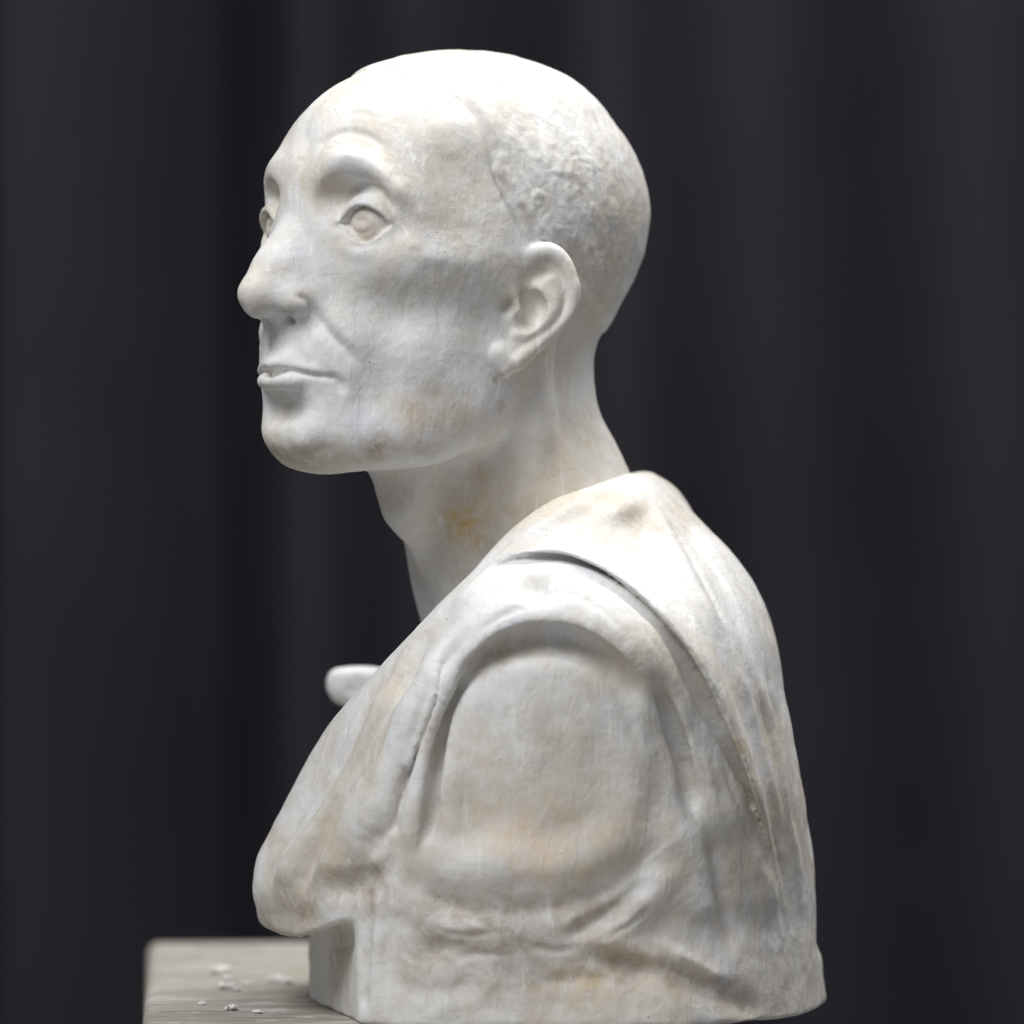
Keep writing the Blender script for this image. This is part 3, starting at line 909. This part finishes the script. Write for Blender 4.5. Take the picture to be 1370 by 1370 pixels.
def sculpted_torso():
    B = sculpt_torso()
    B.base = None
    V, F = finish(B, 3)
    cls = np.zeros(len(V), int)                  # 0 mantle 1 sleeve 2 base
    V = mask_smooth(V, F, np.ones(len(V)) * 0.5, 2)
    Nv = mask_smooth(normals(V, F), F, np.ones(len(V)), 8)
    Nv /= np.linalg.norm(Nv, axis=1)[:, None]
    V = smooth_patch(V, F, B, [(660, 762), (700, 745), (755, 744), (808, 766), (857, 806)], 6, 10)
    V = smooth_patch(V, F, B, [(640, 905), (690, 886), (750, 884), (805, 902), (850, 940)], 9, 30)
    br = lambda pts, sig, h, **kw: brush(V, Nv, B, pts, sig, h, **kw)
    # dent on the shoulder, trough beside the back edge, peaked fold
    br([(704, 776), (716, 788), (726, 802)], 8, -5, taper=0.3)
    br([(878, 902), (895, 950), (911, 1000), (923, 1050), (934, 1096)], 7, -6.5, sig2=4.5)
    br([(946, 1112), (958, 1150), (968, 1205), (986, 1275)], 6, -4)
    br([(900, 1100), (925, 1170), (940, 1240)], 12, 3)
    br([(800, 696), (836, 680), (868, 672)], 6, 2.0, taper=0.4)
    br([(866, 668), (882, 692), (900, 735), (930, 790), (966, 860)], 6, 3.0)
    br([(836, 698), (856, 702), (866, 722)], 10, -2.6, taper=0.3)
    br([(908, 690), (940, 735), (975, 800), (1005, 870)], 9, -2.5)
    br([(1000, 880), (1030, 960), (1048, 1050), (1064, 1140), (1074, 1230)], 6, 2.2)
    br([(1022, 870), (1040, 970), (1056, 1070), (1066, 1140)], 5, -2.0)
    br([(976, 870), (1006, 950), (1030, 1040), (1048, 1120)], 4, 1.4)
    br([(985, 1080), (1010, 1150), (1034, 1230)], 8, 3)
    br([(1022, 1160), (1036, 1210), (1050, 1260)], 4, 2)
    br([(1012, 1130), (1030, 1190), (1046, 1250)], 4, -2)
    for path, sg, h in (
            ([(905, 720), (935, 770), (972, 840), (1003, 920)], 2.0, -1.2), ([(930, 712), (968, 770), (1000, 840)], 2.2, 1.0),
            ([(1006, 900), (1030, 990), (1046, 1080)], 1.8, -1.2), ([(880, 760), (925, 815), (962, 880)], 2.0, 0.9),
            ([(960, 1000), (985, 1070), (1006, 1140), (1022, 1200)], 2.0, -1.3), ([(935, 990), (952, 1050), (968, 1110)], 2.0, 1.0),
            ([(905, 930), (922, 980), (936, 1030)], 2.0, 1.2), ([(700, 795), (750, 790), (800, 812), (838, 850)], 2.4, -0.8),
            ([(830, 800), (866, 846), (890, 890)], 2.0, -0.9), ([(990, 1120), (1008, 1180), (1030, 1250)], 1.8, 1.2),
            ([(880, 1290), (925, 1306), (962, 1330)], 1.8, -1.4), ([(790, 1262), (840, 1236), (878, 1200)], 1.8, -1.3),
            ([(570, 1236), (620, 1250), (690, 1244)], 2.0, -1.2), ([(600, 1290), (640, 1276), (690, 1280)], 2.0, -1.2),
            ([(700, 1262), (740, 1272), (780, 1268)], 2.2, -1.2),
            ([(425, 1260), (450, 1268), (478, 1262)], 2.0, -1.0), ([(520, 1240), (516, 1290), (520, 1340)], 2.2, -1.2),
            ([(636, 850), (668, 826), (712, 808)], 2.0, -1.0), ([(590, 900), (562, 960), (548, 1040)], 1.8, -1.2)):
        br(path, sg, h, taper=0.35)
    br([(444, 918), (468, 924), (492, 922)], 2.6, -2.2)
    br([(444, 906), (468, 902), (492, 900)], 3, 1.0)
    # soft irregular hangings of the sleeve cloth
    for path, sg, h in (([(660, 930), (640, 1010), (650, 1090)], 9, -1.6), ([(720, 915), (708, 1000), (716, 1100)], 11, 1.5), ([(790, 930), (800, 1010), (782, 1090)], 10, -1.6), ([(840, 960), (850, 1040), (836, 1110)], 8, 1.6),
                        ([(610, 1000), (600, 1070), (612, 1140)], 7, 1.5), ([(690, 1120), (760, 1110), (830, 1070)], 7, -1.4), ([(640, 1196), (700, 1180), (770, 1180)], 5, -1.2), ([(800, 890), (838, 950), (862, 1020)], 4, -1.4)):
        br(path, sg, h, taper=0.4)
    # collar lip
    br([(840, 652), (800, 662), (754, 682), (706, 716), (660, 754), (616, 796)], 3.5, 1.2)
    br([(806, 680), (760, 698), (716, 728), (676, 762)], 4.5, -1.8)
    # folds down the chest side
    br([(552, 866), (512, 948), (468, 1040), (412, 1124), (366, 1196)], 7, 4.0, sig2=10, taper=0.12)
    br([(582, 838), (540, 922), (497, 1002), (448, 1086), (422, 1150), (398, 1200)], 5, -3.5, taper=0.15)
    br([(600, 850), (566, 915), (530, 1000), (504, 1070), (484, 1128)], 10, 4.0, taper=0.3)
    br([(508, 1070), (490, 1115), (474, 1140)], 12, 5, taper=0.4)
    br([(624, 846), (590, 898), (563, 966), (546, 1036), (534, 1085)], 4.0, -3.5, taper=0.15)
    br([(622, 872), (580, 950), (560, 1030), (550, 1100), (544, 1180)], 6, 4.0)
    br([(640, 890), (604, 936), (587, 1000), (578, 1080), (574, 1140)], 5, -4.5)
    br([(566, 880), (522, 970), (474, 1056), (424, 1136)], 2.2, -1.2)
    br([(540, 900), (498, 980), (452, 1062)], 2.5, -1.4)
    # edge between the chest front and the near folds
    br([(500, 908), (480, 962), (432, 1062), (384, 1140), (350, 1206)], 3, 1.6)
    br([(512, 910), (492, 966), (446, 1064), (400, 1140), (370, 1196)], 3, -1.6)
    # under the pouch
    br([(436, 1196), (470, 1186), (508, 1166)], 8, -7, taper=0.35)
    br([(530, 1110), (520, 1140), (496, 1160)], 4, 2.5)
    # sleeve plane
    br([(556, 1166), (640, 1168), (730, 1164), (810, 1146), (866, 1112)], 14, 3.2)
    br([(545, 1190, .7), (585, 1208, 1), (640, 1218, .7), (710, 1218, .8), (780, 1204, 1.1), (840, 1172, 1.1), (886, 1132, .8)], 6, -5.0, sig2=11, taper=0.15)
    br([(590, 1094), (640, 1096), (700, 1080)], 16, -3, taper=0.4)
    br([(880, 960), (884, 1030), (880, 1100)], 8, -1.5)
    br([(560, 1130), (620, 1150), (700, 1140)], 8, 1.5)
    # lower hem and base
    br([(752, 1256), (815, 1222), (872, 1174)], 4.5, -3.5)
    br([(780, 1268), (830, 1240), (880, 1190), (910, 1150)], 7, 2.5)
    br([(552, 1222), (600, 1246), (660, 1252)], 8, 3)
    br([(490, 1186), (491, 1260), (484, 1350)], 4.5, -3.0, taper=0.1)
    br([(505, 1200), (506, 1270), (500, 1350)], 7, 2.0, taper=0.1)
    br([(784, 1276), (818, 1284), (850, 1297), (884, 1303)], 6, -4, taper=0.3)
    br([(800, 1262), (850, 1272), (890, 1288)], 6, 2.2)
    br([(556, 1280), (606, 1264), (654, 1256)], 6, -2.6)
    br([(888, 1294), (935, 1316), (985, 1340), (1024, 1358)], 7, -3)
    br([(896, 1272), (935, 1294), (968, 1314)], 4.5, 3)
    br([(716, 1318), (776, 1308), (824, 1312)], 4, -1.8)
    br([(540, 1320), (580, 1326), (640, 1322)], 5, -1.5)
    V += Nv * (0.55 * vnoise(V, 21, 0) + 0.30 * vnoise(V, 9, 3) + 0.12 * vnoise(V, 4, 1))[:, None]
    low = np.clip((120 - V[:, 2]) / 60, 0, 1)
    V += Nv * (low * (0.5 * vnoise(V, 12, 2) + 0.22 * vnoise(V, 5, 0)) * (V[:, 2] > 14))[:, None]
    cls[B.changed('sleeve', V, 1.5) & (V[:, 1] < -60) & (V[:, 2] > 55)] = 1
    cls[(V[:, 2] < 54 + 4 * vnoise(V, 30, 1)) & (V[:, 1] < 500)] = 2
    stain_shade = np.zeros((len(V), 4)); stain_shade[:, :3] = BEIGE
    paint(stain_shade, V, B, [
        (655, 888, 12, BROWN, 0.45, 1.3, 0.8), (720, 868, 14, BEIGE, 0.4, 2, 0.6), (480, 1180, 24, BROWN, 0.50, 1.2, 0.8), (395, 1205, 16, BROWN, 0.42, 1.6, 0.7),
        (440, 1130, 14, BEIGE, 0.5, 0.7, 1.6), (500, 1000, 16, BEIGE, 0.45, 0.6, 2.0), (620, 1228, 22, BROWN, 0.42, 1.7, 0.6), (700, 1245, 24, BROWN, 0.38, 1.7, 0.6),
        (560, 1280, 18, BROWN, 0.35, 1.3, 0.8), (720, 1130, 20, PEACH, 0.45), (690, 1150, 12, PEACH, 0.35), (800, 1212, 16, BROWN, 0.40, 1.6, 0.5), (838, 1290, 14, BROWN, 0.5, 1.6, 0.7),
        (960, 1328, 18, BROWN, 0.42, 1.8, 0.6), (988, 1002, 5, OCHRE, 0.55), (1000, 1020, 10, BROWN, 0.35, 0.6, 1.6), (640, 1040, 30, BEIGE, 0.45), (760, 1060, 28, BEIGE, 0.35), (700, 960, 20, GREYB, 0.3),
        (880, 1080, 22, BEIGE, 0.35, 0.7, 1.5), (840, 1010, 16, GREYB, 0.3), (930, 1010, 14, GREYB, 0.35, 0.6, 1.8), (600, 1080, 20, GREYB, 0.35, 0.7, 1.4), (760, 1312, 14, OCHRE, 0.30, 1.8, 0.5), (640, 1300, 30, BROWN, 0.28, 1.6, 0.7),
        (860, 1340, 26, BEIGE, 0.4, 1.6, 0.7), (450, 1290, 18, BROWN, 0.35, 0.8, 1.4), (690, 730, 10, BEIGE, 0.4, 1.5, 0.6), (780, 665, 14, BEIGE, 0.45, 1.8, 0.6), (905, 1200, 18, BEIGE, 0.3, 0.6, 1.6), (1040, 1320, 20, GREYB, 0.35),
        (820, 1120, 20, BEIGE, 0.25), (530, 930, 12, BEIGE, 0.4, 0.5, 2.2), (720, 772, 9, GREYB, 0.45), (970, 1200, 14, BEIGE, 0.35, 0.5, 2), (560, 1150, 14, BEIGE, 0.4), (1040, 1100, 12, BEIGE, 0.3, 0.5, 2)])  # the small grey spot paints shade into the shoulder dent
    for path, r, k in (([(640, 895), (690, 866), (750, 862), (800, 880)], 4, 0.5), ([(900, 850), (945, 905), (985, 985), (1010, 1060)], 4, 0.5), ([(548, 924), (505, 1004), (458, 1086), (420, 1165)], 3.5, 0.55),
                       ([(540, 1030), (527, 1085), (530, 1106)], 3, 0.6), ([(560, 1205), (640, 1222), (730, 1226), (820, 1196)], 6, 0.45), ([(800, 1276), (840, 1292), (880, 1300)], 5, 0.5), ([(900, 1305), (960, 1330), (1010, 1350)], 5, 0.45),
                       ([(490, 1190), (491, 1260), (486, 1340)], 4, 0.5), ([(895, 950), (912, 1005), (925, 1060)], 4, 0.35), ([(400, 1215), (440, 1200), (490, 1190)], 6, 0.5), ([(760, 1310), (800, 1304), (840, 1312)], 2.5, 0.6)):
        paint_line(stain_shade, V, B, path, r, (0.33, 0.26, 0.18), k)
    return B, V, F, normals(V, F), clean_tags(cls, F, 10), stain_shade

bust = bpy.data.objects.new('portrait_bust', None)
SC.collection.objects.link(bust)
bust['label'] = 'aged white plaster bust of a man with cropped hair in a draped mantle'
bust['category'] = 'bust'

H, L, V, F, Nv, tag, stain_shade = sculpted_head()
ft = tag[F[:, 0]]
left = L[F[:, 0], 1] > 0
def piece(name, sel, parent):
    return make_mesh(name, V, F[sel], PLASTER, parent, Nv, stain_shade)
head = piece('head', ft == 0, bust)
piece('neck', ft == 1, bust)
piece('nose', ft == 2, head)
piece('lips', ft == 3, head)
for sd in (left, ~left):
    piece('eye', (ft == 4) & sd, head)
    piece('ear', (ft == 5) & sd, head)
piece('hair', ft == 6, head)
print('head', len(V), time.time() - T0)
B, V, F, Nv, tag, stain_shade = sculpted_torso()
ft = tag[F[:, 0]]
mantle = piece('mantle', ft == 0, bust)
piece('sleeve', ft == 1, mantle)
piece('base', ft == 2, bust)
print('torso', len(V), time.time() - T0)

# ---------------------------------------------------------------- table
def box_grid(name, lo, hi, nseg, mat, parent, disp):
    """closed slab whose top is subdivided and slightly uneven, with rounded edges"""
    import bmesh
    bm = bmesh.new()
    bmesh.ops.create_cube(bm, size=1)
    for v in bm.verts:
        v.co = Vector([lo[i] + (v.co[i] + 0.5) * (hi[i] - lo[i]) for i in range(3)])
    bmesh.ops.bevel(bm, geom=bm.edges[:], offset=disp, segments=4, profile=0.6, affect='EDGES')
    me = bpy.data.meshes.new(name)
    bm.to_mesh(me); bm.free()
    me.polygons.foreach_set('use_smooth', np.ones(len(me.polygons), bool))
    me.materials.append(mat)
    ob = bpy.data.objects.new(name, me)
    SC.collection.objects.link(ob)
    ob.parent = parent
    return ob

table = bpy.data.objects.new('wooden_table', None)
SC.collection.objects.link(table)
table['label'] = 'weathered pale painted wooden tabletop that carries the plaster bust'
table['category'] = 'table'
TOPZ = 0.0122
box_grid('table_top', (-0.197, -0.36, TOPZ - 0.045), (0.085, 0.43, TOPZ), 1, TABLE, table, 0.009)
box_grid('apron', (-0.165, -0.32, TOPZ - 0.16), (0.06, 0.38, TOPZ - 0.045), 1, TABLE, table, 0.003)
table.rotation_euler = (0, 0, rad(3.4))

# ---------------------------------------------------------------- backdrop curtain
def curtain():
    nx, nz = 480, 40
    xs = np.linspace(-2.6, 2.6, nx); zs = np.linspace(-0.75, 1.5, nz)
    X, Z = np.meshgrid(xs, zs, indexing='ij')
    k = 1.43 * PXMM * MM
    px = 685 + X / k
    lean = (Z - 0.8) * -0.06
    px = px - lean / k * np.clip((px - 600) / 400, 0, 1)
    knots = [-4200, -3300, -2900, -2500, -2050, -1500, -1130, -760, -380, -130, 20, 270, 400, 560, 800, 985, 1290, 1560, 1800, 2200, 2500, 2900, 3300, 3650, 4150, 4600, 5400]
    ph = np.interp(px, knots, np.arange(len(knots)) - 10) * math.pi
    Y = 1.34 - 0.06 * np.cos(ph) + 0.004 * np.sin(ph * 2.3 + Z * 1.5)
    V = np.stack([X, Y, Z], -1).reshape(-1, 3)
    i = np.arange(nx * nz).reshape(nx, nz)
    F = np.stack([i[:-1, :-1], i[1:, :-1], i[1:, 1:], i[:-1, 1:]], -1).reshape(-1, 4)
    ob = make_mesh('curtain', V / MM, F, CLOTH)
    so = ob.modifiers.new('thickness', 'SOLIDIFY')
    so.thickness = 0.003
    ob['label'] = 'dark charcoal violet cloth backdrop hanging in soft vertical folds'
    ob['category'] = 'curtain'
curtain()

# ---------------------------------------------------------------- crumbs of plaster on the tabletop
rng = random.Random(4)
def crumb(px, py, size):
    import bmesh
    dy = CAM_D * ((CAM_Z - 12.2) / PXMM / (py - 685) - 1)
    x, y, _ = at(px, py, dy)
    bm = bmesh.new()
    bmesh.ops.create_icosphere(bm, subdivisions=2, radius=1)
    for v in bm.verts:
        k = 1 + rng.uniform(-0.28, 0.28)
        v.co = Vector((v.co.x * k * size, v.co.y * k * size * 0.8, v.co.z * k * size * 0.42))
    lo = min(v.co.z for v in bm.verts)
    for v in bm.verts:
        v.co.z -= lo + 0.0003
    me = bpy.data.meshes.new('plaster_crumb')
    bm.to_mesh(me); bm.free()
    me.materials.append(CRUMB)
    o = bpy.data.objects.new('plaster_crumb', me)
    SC.collection.objects.link(o)
    o.location = (x * MM, y * MM, TOPZ)
    o.rotation_euler = (0, 0, rng.uniform(0, 6))
    o['label'] = 'small white plaster crumb lying on the tabletop beside the bust'
    o['category'] = 'crumb'
    o['group'] = 'plaster crumbs on the tabletop'
for px, py, sz in ((296, 1303, 0.006), (304, 1312, 0.004), (303, 1324, 0.0055), (316, 1326, 0.003), (370, 1314, 0.005), (384, 1316, 0.0045), (330, 1318, 0.0025), (310, 1352, 0.004), (345, 1356, 0.003), (270, 1345, 0.0025)):
    crumb(px, py, sz)
